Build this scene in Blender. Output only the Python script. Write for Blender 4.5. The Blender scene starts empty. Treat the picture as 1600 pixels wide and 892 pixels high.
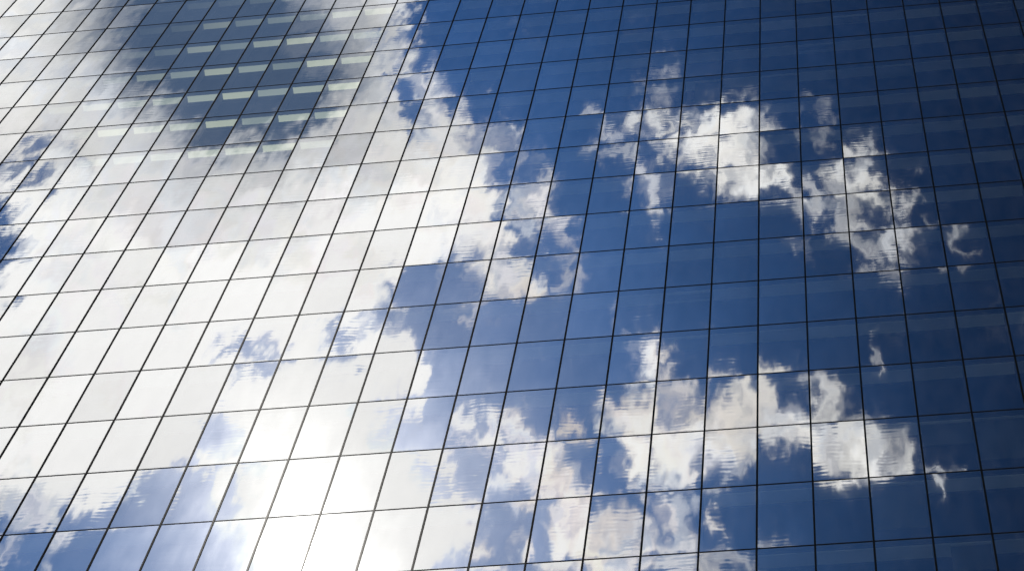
import bpy, bmesh, math, random
from mathutils import Matrix, Vector

random.seed(7)
S = bpy.context.scene
COL = S.collection

# ------------------------------------------------------------------ sizes
PH = 3.85                      # one pane / one storey high (m)
PW = 0.38925 * PH              # one bay wide (m)
FPX = 4438.97                  # focal length for a 1600 px wide picture
R_RIGHT = Vector((0.9902782, 0.1116374, 0.0829826))
R_DOWN = Vector((-0.0747663, 0.9302451, -0.3592409))
R_FWD = Vector((-0.1172988, 0.3495442, 0.9295482))
EYE = Vector((0.739018, -8.448003, -30.142828)) * PH
GROUND_Z = EYE.z - 1.62

# ------------------------------------------------------------------ camera
cam = bpy.data.cameras.new('camera')
cam.sensor_fit = 'HORIZONTAL'; cam.sensor_width = 36.0
cam.lens = FPX / 1600 * 36.0
cam.clip_start = 0.1; cam.clip_end = 6000
co = bpy.data.objects.new('camera', cam); COL.objects.link(co)
m = Matrix.Identity(4)
for r in range(3):
    m[r][0] = R_RIGHT[r]; m[r][1] = -R_DOWN[r]; m[r][2] = -R_FWD[r]; m[r][3] = EYE[r]
co.matrix_world = m
S.camera = co

# the same axes mirrored in the facade plane (y -> -y): the patch of sky the glass shows
def mir(v): return Vector((v.x, -v.y, v.z))
SK_R, SK_D, SK_F = mir(R_RIGHT), mir(R_DOWN), mir(R_FWD)

# ------------------------------------------------------------------ sun
SUN_XY = (485, 975)
sd = (SK_F + SK_R * ((SUN_XY[0] - 800) / FPX) + SK_D * ((SUN_XY[1] - 446) / FPX)).normalized()
SUN_ELEV = math.asin(sd.z)
sun = bpy.data.lights.new('sun', 'SUN'); sun.energy = 4.0; sun.angle = math.radians(0.53)
sun.color = (1.0, 0.95, 0.87)
so = bpy.data.objects.new('sun', sun); COL.objects.link(so)
so.rotation_euler = sd.to_track_quat('Z', 'Y').to_euler()

# ------------------------------------------------------------------ exposure
S.view_settings.view_transform = 'Standard'
S.view_settings.look = 'None'
S.view_settings.exposure = 0.0
S.view_settings.gamma = 1.0
S.view_settings.use_curve_mapping = False
S.cycles.max_bounces = 8
S.cycles.transparent_max_bounces = 12
S.cycles.sample_clamp_indirect = 6.0

# ------------------------------------------------------------------ node helper
class NT:
    def __init__(self, tree): self.t = tree; self.t.nodes.clear()
    def n(self, kind, **kw):
        nd = self.t.nodes.new(kind)
        for k, v in kw.items(): setattr(nd, k, v)
        return nd
    def put(self, sock, v):
        if isinstance(v, bpy.types.NodeSocket): self.t.links.new(v, sock)
        elif v is not None: sock.default_value = v
    def m(self, op, a, b=None, c=None, clamp=False):
        nd = self.n('ShaderNodeMath', operation=op, use_clamp=clamp)
        self.put(nd.inputs[0], a); self.put(nd.inputs[1], b)
        if c is not None: self.put(nd.inputs[2], c)
        return nd.outputs[0]
    def v(self, op, a, b=None, s=None):
        nd = self.n('ShaderNodeVectorMath', operation=op)
        self.put(nd.inputs[0], a)
        if b is not None: self.put(nd.inputs[1], b)
        if s is not None: self.put(nd.inputs['Scale'], s)
        return nd.outputs['Value'] if op in ('DOT_PRODUCT', 'LENGTH', 'DISTANCE') else nd.outputs[0]
    def xyz(self, x, y, z=0.0):
        nd = self.n('ShaderNodeCombineXYZ')
        self.put(nd.inputs[0], x); self.put(nd.inputs[1], y); self.put(nd.inputs[2], z)
        return nd.outputs[0]
    def sep(self, a):
        nd = self.n('ShaderNodeSeparateXYZ'); self.put(nd.inputs[0], a); return nd.outputs
    def noise(self, vec, scale=1.0, detail=2.0, rough=0.5, dist=0.0, color=False, dim='3D'):
        nd = self.n('ShaderNodeTexNoise', noise_dimensions=dim)
        self.put(nd.inputs['Vector'], vec); self.put(nd.inputs['Scale'], scale)
        self.put(nd.inputs['Detail'], detail); self.put(nd.inputs['Roughness'], rough)
        self.put(nd.inputs['Distortion'], dist)
        return nd.outputs['Color' if color else 'Fac']
    def mix(self, f, a, b, mode='MIX'):
        nd = self.n('ShaderNodeMix', data_type='RGBA', blend_type=mode)
        self.put(nd.inputs[0], f)
        for s, v in ((nd.inputs[6], a), (nd.inputs[7], b)):
            self.put(s, v if isinstance(v, bpy.types.NodeSocket) or len(v) == 4 else (*v, 1))
        return nd.outputs[2]
    def mapr(self, x, a, b, c=0.0, d=1.0, smooth=True):
        nd = self.n('ShaderNodeMapRange', interpolation_type='SMOOTHSTEP' if smooth else 'LINEAR')
        for i, val in enumerate((x, a, b, c, d)): self.put(nd.inputs[i], val)
        return nd.outputs[0]

# ------------------------------------------------------------------ sky with broken cloud round the sun
# each cloud bank: (x, y, half width, half height, turn in degrees, weight), degrees of sky scaled so
# that 4439 units = one radian, laid round the sky point facing the facade
CLOUDS = [
 (90,60,350,380,0,2.2), (440,-10,215,210,0,2), (400,280,400,260,0,2.2), (200,540,420,330,0,2.2), (60,640,220,110,0,1.6),
 (580,150,100,150,0,1.6), (655,262,125,85,0,1.8), (700,330,110,60,0,1.1), (715,385,80,45,0,.9), (775,440,62,42,-10,1.15),
 (540,400,110,130,0,1.8), (745,482,30,28,0,.9), (520,560,140,120,0,1.8), (625,600,55,65,0,1.3), (450,700,160,160,0,1.9),
 (550,830,190,150,0,2), (660,730,100,44,-20,1.2), (700,830,60,90,0,1.1), (60,765,130,50,-15,.8), (45,872,60,30,0,.8),
 # upper right bank
 (1040,115,35,30,0,.55), (1035,185,65,45,0,.95), (960,205,45,24,0,.75), (1095,225,65,55,0,1), (1160,205,55,52,0,1.05),
 (1150,268,48,50,0,1.05), (1205,290,60,28,10,1), (1250,318,55,28,20,.9), (1275,188,22,20,50,.7), (1340,282,40,38,60,.8),
 (1330,345,34,40,0,.7), (1390,382,44,34,0,.65), (1370,430,44,13,0,.75), (1410,300,44,18,-20,.62), (1482,350,16,45,-15,.6),
 (1505,400,30,9,12,.7), (1240,378,34,8,0,.8), (1015,310,50,14,0,.65), (1000,280,30,40,0,.5),
 # lower right bank
 (1010,548,38,32,0,1.06), (1000,640,42,60,0,1.06), (1062,600,40,40,20,1.00), (1062,700,62,58,0,1.18), (1130,650,55,50,0,1.18),
 (1180,622,32,28,0,1.06), (1215,665,55,35,0,1.12), (1285,615,36,36,20,1.12), (1300,668,60,44,0,1.12), (1250,712,62,34,0,1.12),
 (1330,720,60,36,0,1.18), (1400,705,44,38,-20,1.00), (1385,650,40,12,8,0.94), (1465,728,22,16,60,0.89), (1385,548,9,34,25,0.83),
 (1060,745,60,16,0,0.94), (1150,742,40,12,0,0.71),
 # low middle
 (800,662,26,50,0,1.06), (752,652,16,30,0,0.89), (830,712,56,34,0,1.06), (885,748,46,54,0,0.94), (800,770,60,36,0,0.89),
 (905,790,50,24,0,0.83), (770,835,80,40,0,0.94), (922,682,22,22,60,0.94), (880,850,120,34,0,1.06), (1010,872,120,24,0,1.12),
 (1038,815,46,50,0,0.83), (1145,800,14,40,-6,0.89), (1100,852,70,12,8,0.89), (1160,884,70,14,0,0.94), (960,800,44,30,20,0.83),
 (760,780,70,50,0,.95), (640,800,80,90,0,1.3), (850,700,50,40,0,.85), (1090,680,105,70,0,.95), (1230,670,120,62,0,.9), (1350,690,90,55,0,.95), (880,790,110,75,0,.88), (980,845,130,60,0,.9), (1160,235,80,60,0,1.0),
 (600,50,58,100,0,1.7), (690,250,82,70,0,1.9), (735,320,75,60,0,1.5), (1120,215,95,55,8,1.3), (1220,300,70,30,20,1.15), (800,720,70,40,0,1.1), (830,850,110,45,0,1.1), (1150,680,60,50,0,1.2),
 # small shreds in the open blue
 (870,425,34,40,0,.6), (835,330,40,56,-20,.72), (822,255,12,18,0,.6), (862,300,34,26,0,.5), (800,185,36,8,0,.65),
 (735,190,48,16,0,.65), (1000,515,28,8,0,.7), (672,534,28,16,0,.8),
]
GAPS = [
 (660,462,52,26,-35,.9), (605,440,16,34,20,.6), (640,655,64,34,0,1.7), (700,560,50,60,0,1), (190,850,125,58,-12,1.25), (285,770,80,62,-40,1.15),
 (360,690,44,62,-50,1.2), (20,268,50,32,0,.62), (8,398,34,62,0,.8), (112,262,32,18,0,.45), (400,545,70,24,-8,1.0),
 (540,522,60,30,-10,1.05), (540,785,28,74,22,2.4), (692,765,44,22,0,1), (1042,198,20,16,0,1.2), 
 (615,90,30,22,0,.45), (1075,770,60,12,0,.8), (740,720,30,20,0,.9), (640,170,30,40,0,.6), (380,860,55,60,0,.85),
 (1235,640,24,22,0,.5), (800,820,30,60,0,.6),
]
SHADES = [(330,30,190,140,0,1.15), (410,140,155,80,-8,.95), (490,60,80,100,0,.55), (260,205,140,60,0,.35), (420,250,190,70,-8,.38), (140,60,80,110,0,.35), (60,560,90,60,0,.22), (150,470,80,50,20,.2), (760,400,40,30,0,.15)]

def build_world():
    w = bpy.data.worlds.new('World'); S.world = w; w.use_nodes = True
    T = NT(w.node_tree)
    w.cycles.sampling_method = 'MANUAL'; w.cycles.sample_map_resolution = 256
    tc = T.n('ShaderNodeTexCoord').outputs['Generated']
    sky = T.n('ShaderNodeTexSky', sky_type='NISHITA')
    sky.sun_disc = False; sky.sun_elevation = SUN_ELEV; sky.sun_rotation = math.atan2(sd.x, sd.y)
    sky.air_density = 1.0; sky.dust_density = 0.4; sky.ozone_density = 1.6; sky.altitude = 0
    # position in the sky round the point the facade faces
    a = T.m('DIVIDE', FPX, T.m('MAXIMUM', T.v('DOT_PRODUCT', tc, tuple(SK_F)), 0.15))
    px = T.m('MULTIPLY_ADD', T.v('DOT_PRODUCT', tc, tuple(SK_R)), a, 800.0)
    py = T.m('MULTIPLY_ADD', T.v('DOT_PRODUCT', tc, tuple(SK_D)), a, 446.0)
    P = T.xyz(px, py)
    # wind-torn edges: the banks are pulled about by two scales of turbulence
    w1 = T.v('SUBTRACT', T.noise(P, 1/150, 3, .55, color=True, dim='2D'), (.5, .5, .5))
    w2 = T.v('SUBTRACT', T.noise(P, 1/42, 4, .6, color=True, dim='2D'), (.5, .5, .5))
    Q = T.v('ADD', P, T.v('ADD', T.v('SCALE', w1, s=90.0), T.v('SCALE', w2, s=60.0)))
    Q = T.v('MULTIPLY', Q, (1, 1, 0))
    def blobs(lst, base, slope=1.9):
        acc = None
        for (x, y, rx, ry, ang, wt) in lst:
            k = max(.3, 1 - .55 / (slope * wt))
            mp = T.n('ShaderNodeMapping', vector_type='TEXTURE')
            T.put(mp.inputs[0], base)
            mp.inputs['Location'].default_value = (x, y, 0)
            mp.inputs['Rotation'].default_value = (0, 0, math.radians(ang))
            mp.inputs['Scale'].default_value = (rx / k, ry / k, 1)
            g = T.n('ShaderNodeTexGradient', gradient_type='SPHERICAL')
            T.put(g.inputs[0], mp.outputs[0])
            gg = T.m('MINIMUM', T.m('MULTIPLY', g.outputs['Fac'], slope * wt), 0.45 + 0.7 * wt)
            acc = gg if acc is None else (T.m('SMOOTH_MAX', acc, gg, 0.25))
        return acc
    F = blobs(CLOUDS, Q)
    F = T.m('SUBTRACT', T.m('MINIMUM', F, 1.9), T.m('MULTIPLY', blobs(GAPS, Q), 1.5))
    # the rest of the sky, away from the patch facing the facade: scattered cloud
    nfar = T.noise(tc, 5.0, 4, .6)
    far = T.mapr(T.v('LENGTH', T.v('SUBTRACT', P, (800, 446, 0))), 1000, 1900)
    F = T.m('ADD', T.m('MULTIPLY', F, T.m('SUBTRACT', 1.0, far)),
            T.m('MULTIPLY', far, T.mapr(nfar, .45, .62, -.2, 1.3)))
    n1 = T.noise(Q, 1/80, 6, .64, dim='2D')
    n2 = T.noise(T.v('MULTIPLY', Q, (1, .6, 0)), 1/16, 4, .62, dim='2D')
    D = T.m('ADD', T.m('MULTIPLY', F, 1.2), T.m('MULTIPLY', T.m('SUBTRACT', n1, .5), 2.0))
    D = T.m('ADD', D, T.m('MULTIPLY', T.m('SUBTRACT', n2, .5), 1.0))
    cover = T.mapr(D, .30, 1.5)
    # sunlight spreading through the cloud and the air round the sun
    ds = T.v('LENGTH', T.v('SUBTRACT', P, (505, 800, 0)))
    glow = T.m('EXPONENT', T.m('MULTIPLY', ds, -1/230.0))
    wide = T.m('EXPONENT', T.m('MULTIPLY', ds, -1/520.0))
    # blue
    near = T.m('EXPONENT', T.m('MULTIPLY', T.v('LENGTH', T.v('MULTIPLY', T.v('SUBTRACT', P, (505, 800, 0)), (1.04, .72, 0))), -1/380.0))
    blue = T.v('MULTIPLY', sky.outputs[0], (0.17, 0.50, 1.03))
    blue = T.v('SCALE', blue, s=T.m('SMOOTH_MIN', T.m('MULTIPLY_ADD', near, 0.42, 0.005), 0.105, 0.05))
    haze = T.v('SCALE', (1.06, .98, .92), s=T.m('MULTIPLY', T.m('POWER', glow, 1.9), 5.8))
    blue = T.v('ADD', blue, haze)
    # cloud brightness: denser parts greyer, near the sun brighter
    body = T.noise(T.v('ADD', Q, (300, 80, 0)), 1/130, 4, .5, dim='2D')
    lum = T.m('MULTIPLY_ADD', wide, 1.4, 1.98)
    lum = T.m('MULTIPLY', lum, T.mapr(body, .34, .66, .66, 1.12, smooth=False))
    lum = T.m('ADD', lum, T.m('MULTIPLY', T.m('POWER', glow, 2.0), 5.0))
    hue = T.noise(T.v('ADD', Q, (900, 500, 0)), 1/60, 4, .6, color=True, dim='2D')
    hs = T.sep(hue)
    tint = T.mix(T.mapr(hs[0], .36, .56), (.99, .985, .985), T.mix(T.m('EXPONENT', T.m('MULTIPLY', T.m('POWER', T.m('DIVIDE', T.v('LENGTH', T.v('MULTIPLY', T.v('SUBTRACT', P, (840, 740, 0)), (1, .8, 0))), 270.0), 2.0), -1.0)), (1.03, .99, .93), (1.16, .97, .78)))
    tint = T.mix(T.m('MULTIPLY', T.mapr(hs[1], .48, .62, 0, 1), T.mapr(wide, .15, .6, .1, .5)), tint, (1.06, .93, .97))
    ccol = T.v('SCALE', tint, s=lum)
    sh = T.m('MINIMUM', T.m('MAXIMUM', T.m('ADD', T.m('MULTIPLY', blobs(SHADES, Q, 1.25), 1.15),
             T.m('MULTIPLY', T.m('SUBTRACT', body, .5), .6)), 0.0), 1.0)
    ccol = T.mix(T.mapr(sh, .0, 1.0), ccol, (.12, .20, .36))
    out = T.mix(cover, blue, ccol)
    out = T.v('MINIMUM', out, (2.10, 2.03, 1.97))
    bg = T.n('ShaderNodeBackground'); T.put(bg.inputs[0], out); bg.inputs[1].default_value = 1.0
    T.t.links.new(bg.outputs[0], T.n('ShaderNodeOutputWorld').inputs[0])
build_world()

# ------------------------------------------------------------------ materials
def mat(name):
    mt = bpy.data.materials.new(name); mt.use_nodes = True
    T = NT(mt.node_tree); out = T.n('ShaderNodeOutputMaterial')
    return mt, T, out
def plain(name, col, rough=.6, metal=0.0, var=.15, scale=3.0, spec=.4, sheen=0, dim=0):
    mt, T, out = mat(name)
    P = T.n('ShaderNodeTexCoord').outputs['Object']
    nz = T.noise(P, scale, 5, .6)
    c = T.mix(nz, tuple(x * (1 - var) for x in col), tuple(min(1, x * (1 + var)) for x in col))
    b = T.n('ShaderNodeBsdfPrincipled')
    T.put(b.inputs['Base Color'], c); b.inputs['Metallic'].default_value = metal
    T.put(b.inputs['Roughness'], T.mapr(nz, 0, 1, rough * .8, min(1, rough * 1.2), smooth=False))
    b.inputs['Specular IOR Level'].default_value = spec
    res = b.outputs[0]
    if sheen:
        g = T.n('ShaderNodeBsdfGlossy', distribution='GGX'); g.inputs['Roughness'].default_value = .2
        g.inputs['Color'].default_value = (sheen, sheen, sheen, 1)
        ad = T.n('ShaderNodeAddShader'); T.put(ad.inputs[0], res); T.put(ad.inputs[1], g.outputs[0]); res = ad.outputs[0]
    if dim:  # faint glow put into the surface itself, varied from bay to bay
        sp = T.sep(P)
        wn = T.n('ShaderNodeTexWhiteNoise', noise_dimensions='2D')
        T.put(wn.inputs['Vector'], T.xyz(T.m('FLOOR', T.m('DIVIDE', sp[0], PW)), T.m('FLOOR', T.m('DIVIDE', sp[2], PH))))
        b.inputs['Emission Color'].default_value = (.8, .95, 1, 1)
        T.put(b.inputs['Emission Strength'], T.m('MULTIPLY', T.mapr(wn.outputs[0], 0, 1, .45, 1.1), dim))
    T.t.links.new(res, out.inputs[0])
    return mt

def glass_material():
    mt, T, out = mat('coated_glass')
    P = T.n('ShaderNodeTexCoord').outputs['Object']
    s = T.sep(P)
    gx = T.m('DIVIDE', s[0], PW); gz = T.m('DIVIDE', s[2], PH)
    ix = T.m('FLOOR', gx); iz = T.m('FLOOR', gz)
    fx = T.m('SUBTRACT', T.m('SUBTRACT', gx, ix), .5)
    fz = T.m('SUBTRACT', T.m('SUBTRACT', gz, iz), .5)
    wn = T.n('ShaderNodeTexWhiteNoise', noise_dimensions='2D'); T.put(wn.inputs['Vector'], T.xyz(ix, iz))
    r = T.sep(wn.outputs['Color'])
    wn2 = T.n('ShaderNodeTexWhiteNoise', noise_dimensions='2D')
    T.put(wn2.inputs['Vector'], T.xyz(T.m('ADD', ix, 37.3), T.m('ADD', iz, 11.7)))
    q = T.sep(wn2.outputs['Color'])
    # every pane has its own waviness: shift the noise from pane to pane
    off = T.xyz(T.m('MULTIPLY', r[0], 50), T.m('MULTIPLY', r[1], 50), T.m('MULTIPLY', r[2], 50))
    A = T.v('ADD', T.xyz(T.m('MULTIPLY', gx, 1.7), T.m('MULTIPLY', gz, 1.5)), off)
    c1 = T.sep(T.v('SUBTRACT', T.noise(A, 1.0, 1.5, .5, color=True), (.5, .5, .5)))
    A2 = T.v('ADD', T.xyz(T.m('MULTIPLY', gx, 5.5), T.m('MULTIPLY', gz, 3.4)), off)
    c2 = T.sep(T.v('SUBTRACT', T.noise(A2, 1.0, 2, .5, color=True), (.5, .5, .5)))
    # roller waves: fine level ripples across the pane, stronger on some panes
    ph = T.m('MULTIPLY_ADD', gz, T.m('MULTIPLY_ADD', q[2], 40.0, 80.0), T.m('MULTIPLY', r[2], 20))
    ph = T.m('ADD', ph, T.m('MULTIPLY', c1[2], 14.0))
    amp = T.m('MULTIPLY', T.mapr(T.noise(A, 1.6, 1, .5), .40, .68, .05, 1.5), T.mapr(q[2], 0, 1, .5, 1.2, smooth=False))
    rip = T.m('MULTIPLY', T.m('ADD', T.m('SINE', ph), T.m('MULTIPLY', T.m('SINE', T.m('MULTIPLY_ADD', ph, .61, 1.7)), .7)), amp)
    edge = T.m('MULTIPLY', T.m('SIGN', fz), T.m('POWER', T.m('ABSOLUTE', T.m('MULTIPLY', fz, 2.0)), 5.0))
    dz = T.m('MULTIPLY', T.m('SUBTRACT', r[0], .5), .0055)
    dz = T.m('ADD', dz, T.m('MULTIPLY', fz, T.m('MULTIPLY_ADD', q[0], .0026, -.0012)))
    dz = T.m('ADD', dz, T.m('MULTIPLY', c1[0], .0105))
    dz = T.m('ADD', dz, T.m('MULTIPLY', c2[0], .0065))
    dz = T.m('ADD', dz, T.m('MULTIPLY', rip, .00085))
    dz = T.m('ADD', dz, T.m('MULTIPLY', edge, .0012))
    dx = T.m('MULTIPLY', T.m('SUBTRACT', r[1], .5), .015)
    dx = T.m('ADD', dx, T.m('MULTIPLY', fx, T.m('MULTIPLY_ADD', q[1], .010, -.003)))
    dx = T.m('ADD', dx, T.m('MULTIPLY', c1[1], .024))
    dx = T.m('ADD', dx, T.m('MULTIPLY', c2[1], .012))
    N = T.v('NORMALIZE', T.xyz(dx, -1.0, dz))
    gl = T.n('ShaderNodeBsdfGlossy', distribution='GGX'); gl.inputs['Roughness'].default_value = 0.0300
    # slight difference of coating from pane to pane and a little rain dirt
    dirt = T.noise(T.xyz(T.m('MULTIPLY', gx, 4), T.m('MULTIPLY', gz, 2.5)), 1.0, 5, .6)
    k = T.m('MULTIPLY', T.mapr(q[1], 0, 1, .90, 1.03, smooth=False), T.mapr(dirt, .3, .7, .97, 1.01))
    T.put(gl.inputs['Color'], T.v('SCALE', (.95, .98, 1.0), s=k)); T.put(gl.inputs['Normal'], N)
    tr = T.n('ShaderNodeBsdfTransparent'); tr.inputs[0].default_value = (.56, .63, .63, 1)
    lw = T.n('ShaderNodeFresnel'); lw.inputs[0].default_value = 1.5
    fac = T.m('MULTIPLY_ADD', lw.outputs[0], .6, .36)
    mx = T.n('ShaderNodeMixShader'); T.put(mx.inputs[0], fac)
    T.t.links.new(tr.outputs[0], mx.inputs[1]); T.t.links.new(gl.outputs[0], mx.inputs[2])
    # thin film of dust, catches the sun faintly
    df = T.n('ShaderNodeBsdfDiffuse'); df.inputs[0].default_value = (.35, .35, .36, 1)
    mx2 = T.n('ShaderNodeMixShader'); T.put(mx2.inputs[0], T.mapr(dirt, .3, .75, .004, .022))
    T.t.links.new(mx.outputs[0], mx2.inputs[1]); T.t.links.new(df.outputs[0], mx2.inputs[2])
    T.t.links.new(mx2.outputs[0], out.inputs[0])
    return mt
def clear_material():
    mt, T, out = mat('clear_glass_back')
    tr = T.n('ShaderNodeBsdfTransparent'); tr.inputs[0].default_value = (.96, .98, .97, 1)
    T.t.links.new(tr.outputs[0], out.inputs[0]); return mt
def light_material():
    mt, T, out = mat('lit_ceiling_diffuser')
    P = T.n('ShaderNodeTexCoord').outputs['Object']; s = T.sep(P)
    wn = T.n('ShaderNodeTexWhiteNoise', noise_dimensions='2D')
    T.put(wn.inputs['Vector'], T.xyz(T.m('FLOOR', T.m('DIVIDE', s[0], PW)), T.m('FLOOR', T.m('DIVIDE', s[2], PH))))
    e = T.n('ShaderNodeEmission')
    T.put(e.inputs[0], T.mix(wn.outputs[0], (.95, .97, .74), (1.0, .93, .60)))
    T.put(e.inputs[1], T.m('MULTIPLY', T.mapr(wn.outputs[0], 0, 1, .40, 1.05, smooth=False), T.mapr(T.v('LENGTH', T.xyz(
        T.m('DIVIDE', T.m('ADD', T.m('DIVIDE', s[0], PW), 13.0), 8.5), T.m('DIVIDE', T.m('ADD', T.m('DIVIDE', s[2], PH), 1.3), 6.0))), .25, 1.0, 1.1, .06)))
    T.t.links.new(e.outputs[0], out.inputs[0]); return mt
GLASS, CLEAR, LIT = glass_material(), clear_material(), light_material()
FRAME = plain('dark_anodised_aluminium', (.004, .005, .006), .8, 0.0, .3, 2.0, .0, sheen=.0014)
JOINT = plain('black_silicone_joint', (.010, .010, .012), .85, 0.0, .2, 5.0, .0, sheen=.0014)
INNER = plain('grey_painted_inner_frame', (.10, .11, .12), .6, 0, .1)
SLAB = plain('dark_concrete_slab', (.10, .11, .12), .8, 0, .2)  # dark grey concrete, slightly uneven in tone
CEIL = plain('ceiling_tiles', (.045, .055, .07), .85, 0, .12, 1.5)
BAND = plain('pale_glowing_ceiling_band', (.80, .84, .84), .8, 0, .08, 1.5, dim=.026)  # weak emission added to lift the unlit band, in place of daylight
BLIND = plain('woven_grey_blind', (.16, .17, .17), .9, 0, .1, 6.0)
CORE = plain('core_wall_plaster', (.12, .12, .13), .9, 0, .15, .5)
STONE = plain('grey_plaza_stone', (.22, .21, .20), .85, 0, .25, .15)
ROOF = plain('roof_gravel', (.2, .2, .2), .95, 0, .25, 2)
DARKGLASS = plain('blue_mirror_glass', (.02, .04, .08), .06, 0, .3, .3, 1.0)

# ------------------------------------------------------------------ mesh helpers
def box(bm, x0, x1, y0, y1, z0, z1, front=None):
    v = [bm.verts.new(c) for c in ((x0,y0,z0),(x1,y0,z0),(x1,y1,z0),(x0,y1,z0),(x0,y0,z1),(x1,y0,z1),(x1,y1,z1),(x0,y1,z1))]
    for k, idx in enumerate(((0,3,2,1),(4,5,6,7),(0,1,5,4),(1,2,6,5),(2,3,7,6),(3,0,4,7))):
        f = bm.faces.new([v[i] for i in idx])
        if front is not None: f.material_index = 0 if k == 2 else 1
def link(name, bm, mats, parent=None, bevel=0):
    me = bpy.data.meshes.new(name); bm.to_mesh(me); bm.free()
    for mm in (mats if isinstance(mats, (list, tuple)) else [mats]): me.materials.append(mm)
    o = bpy.data.objects.new(name, me); COL.objects.link(o)
    if parent: o.parent = parent
    return o
def one(name, mats, parent, *b, front=None):
    bm = bmesh.new(); box(bm, *b, front=front); return link(name, bm, mats, parent)

# ------------------------------------------------------------------ ground
bm = bmesh.new()
v = [bm.verts.new((x, y, GROUND_Z)) for x, y in ((-3000,-3000),(3000,-3000),(3000,3000),(-3000,3000))]
bm.faces.new(v)
g = link('ground', bm, STONE); g['kind'] = 'structure'

# ------------------------------------------------------------------ the tower
I0, I1 = -44, 22               # bays left and right of the mullion that stands upright in the picture
J0 = -14                       # top storey line; storeys count downwards
J1 = int((-GROUND_Z) / PH)     # last full storey line above the ground
X0, X1 = I0 * PW, I1 * PW
DEEP = 32.0
ZT = -J0 * PH
tower = bpy.data.objects.new('glass_tower', None); COL.objects.link(tower)
tower['label'] = 'tall office tower with blue mirrored curtain wall in thin black grid reflecting sun and clouds'
tower['category'] = 'building'

def screen(x, y, z):
    d = Vector((x, y, z)) - EYE
    w = d.dot(R_FWD)
    return 800 + FPX * d.dot(R_RIGHT) / w, 446 + FPX * d.dot(R_DOWN) / w

# glass panes: a real sheet in each opening; every pane its own piece where it shows largest
def shown(i, j):
    a = [screen(i*PW, 0, -j*PH), screen((i+1)*PW, 0, -j*PH), screen((i+1)*PW, 0, -(j+1)*PH), screen(i*PW, 0, -(j+1)*PH)]
    poly = a
    def clip(poly, f, lerp):
        out = []
        for k in range(len(poly)):
            p, q = poly[k-1], poly[k]
            fp, fq = f(p), f(q)
            if (fp >= 0) != (fq >= 0):
                t = fp / (fp - fq); out.append((p[0]+(q[0]-p[0])*t, p[1]+(q[1]-p[1])*t))
            if fq >= 0: out.append(q)
        return out
    for f in (lambda p: p[0], lambda p: 1600-p[0], lambda p: p[1], lambda p: 892-p[1]):
        poly = clip(poly, f, None)
        if not poly: return 0
    return abs(sum(poly[k-1][0]*poly[k][1]-poly[k][0]*poly[k-1][1] for k in range(len(poly)))) / 2
cells = [(shown(i, j), i, j) for i in range(I0, I1) for j in range(J0, J1)]
cells.sort(reverse=True)
big = set((i, j) for a, i, j in cells[:100])
rest = bmesh.new()
for a, i, j in cells:
    b = (i*PW + .002, (i+1)*PW - .002, 0.0, .026, -(j+1)*PH + .002, -j*PH - .002)
    if (i, j) in big: one('glass_pane', [GLASS, CLEAR], tower, *b, front=1)
    else: box(rest, *b, front=1)
o = link('glass_panes', rest, [GLASS, CLEAR], tower); o['kind'] = 'stuff'

# upright mullions: cap outside, deeper grey leg inside
for i in range(I0, I1 + 1):
    x = i * PW
    r = random.Random(i)
    wd = .026 + r.uniform(-.001, .001)
    mo = one('mullion', FRAME, tower, x-wd, x+wd, -.022, -.002, GROUND_Z, ZT + .6)
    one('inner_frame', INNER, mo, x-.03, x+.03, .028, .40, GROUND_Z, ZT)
# level transoms
for j in range(J0, J1 + 1):
    z = -j * PH
    tm = one('transom', JOINT, tower, X0, X1, -.013, -.001, z-.014, z+.014)
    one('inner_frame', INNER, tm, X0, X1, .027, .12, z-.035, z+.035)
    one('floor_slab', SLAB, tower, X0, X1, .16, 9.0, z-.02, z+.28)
    # ceiling: pale strip with a faint added glow along the window, darker tiles further in
    one('ceiling_panel', CEIL, tower, X0, X1, .54, 9.0, z-.20, z-.05)

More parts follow.
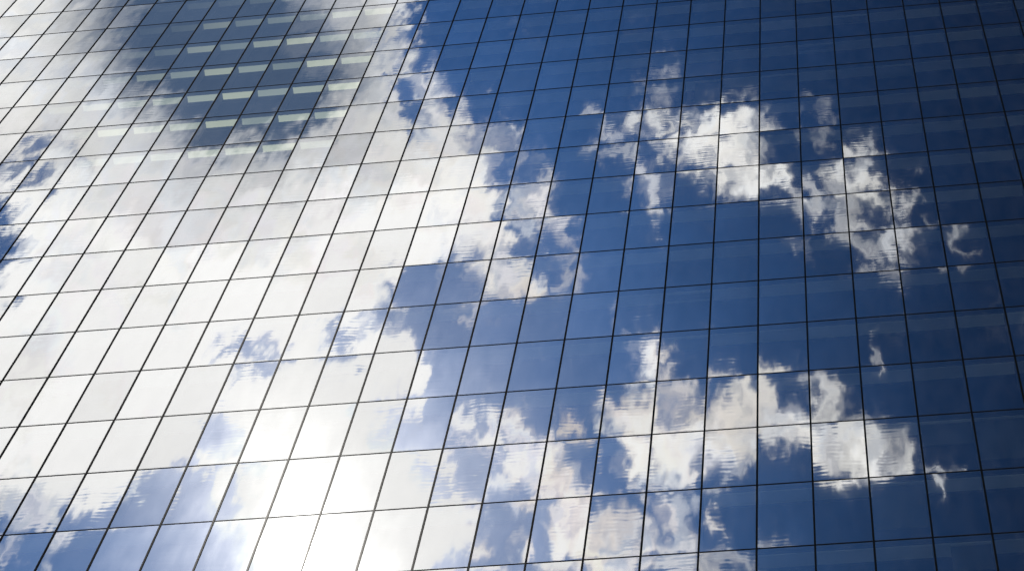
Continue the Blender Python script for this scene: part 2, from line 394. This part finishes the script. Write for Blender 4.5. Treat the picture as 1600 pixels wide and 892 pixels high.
# lit ceiling diffusers by the window in the storeys and bays where the lamps are on
def lamp_from(j): return -22 + round(1.3 * max(0, j))
def lamp_on(i, j):
    return -5 <= j <= 3 and lamp_from(j) <= i <= -12
lamps = [(a, i, j) for a, i, j in cells if lamp_on(i, j)]
own = set((i, j) for a, i, j in lamps[:100])
lr = bmesh.new()
for a, i, j in lamps:
    z = -j * PH
    b = (i*PW + .035, (i+1)*PW - .035, .15, .41, z-.085, z-.045)
    if (i, j) in own: one('ceiling_light', LIT, tower, *b)
    else: box(lr, *b)
o = link('ceiling_lights', lr, LIT, tower); o['kind'] = 'stuff'
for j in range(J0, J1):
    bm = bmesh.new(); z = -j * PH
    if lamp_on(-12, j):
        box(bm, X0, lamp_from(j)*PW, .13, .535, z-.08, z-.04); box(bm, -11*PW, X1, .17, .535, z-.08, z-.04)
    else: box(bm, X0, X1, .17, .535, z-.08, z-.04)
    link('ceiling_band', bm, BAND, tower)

# roller blinds let down part way behind some of the panes
rb = random.Random(21)
near = [(i, j) for a, i, j in cells if a > 900 and not lamp_on(i, j)]
for i, j in rb.sample(near, 34):
    z = -j * PH; x = i * PW; h = rb.choice((.5, .9, 1.4, 2.0, 2.6))
    w0 = rb.choice((0, 0, .5))
    bm = bmesh.new(); n = 12
    box(bm, x+.05+w0*PW*.5, x+PW-.05, .235, .241, z-.1-h, z-.1)
    box(bm, x+.05+w0*PW*.5, x+PW-.05, .228, .248, z-.12-h, z-.1-h)
    link('roller_blind', bm, BLIND, tower)

# what closes the building round the sides, the back and the top
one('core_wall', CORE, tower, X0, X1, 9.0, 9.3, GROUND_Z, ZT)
one('side_wall', DARKGLASS, tower, X0-.3, X0-.04, .01, DEEP, GROUND_Z, ZT + .6)
one('side_wall', DARKGLASS, tower, X1+.04, X1+.3, .01, DEEP, GROUND_Z, ZT + .6)
one('back_wall', DARKGLASS, tower, X0-.3, X1+.3, DEEP, DEEP+.3, GROUND_Z, ZT + .6)
one('roof', ROOF, tower, X0, X1, .3, DEEP, ZT + .3, ZT + .55)
one('parapet', FRAME, tower, X0-.35, X1+.35, -.06, .25, ZT + .3, ZT + 1.4)
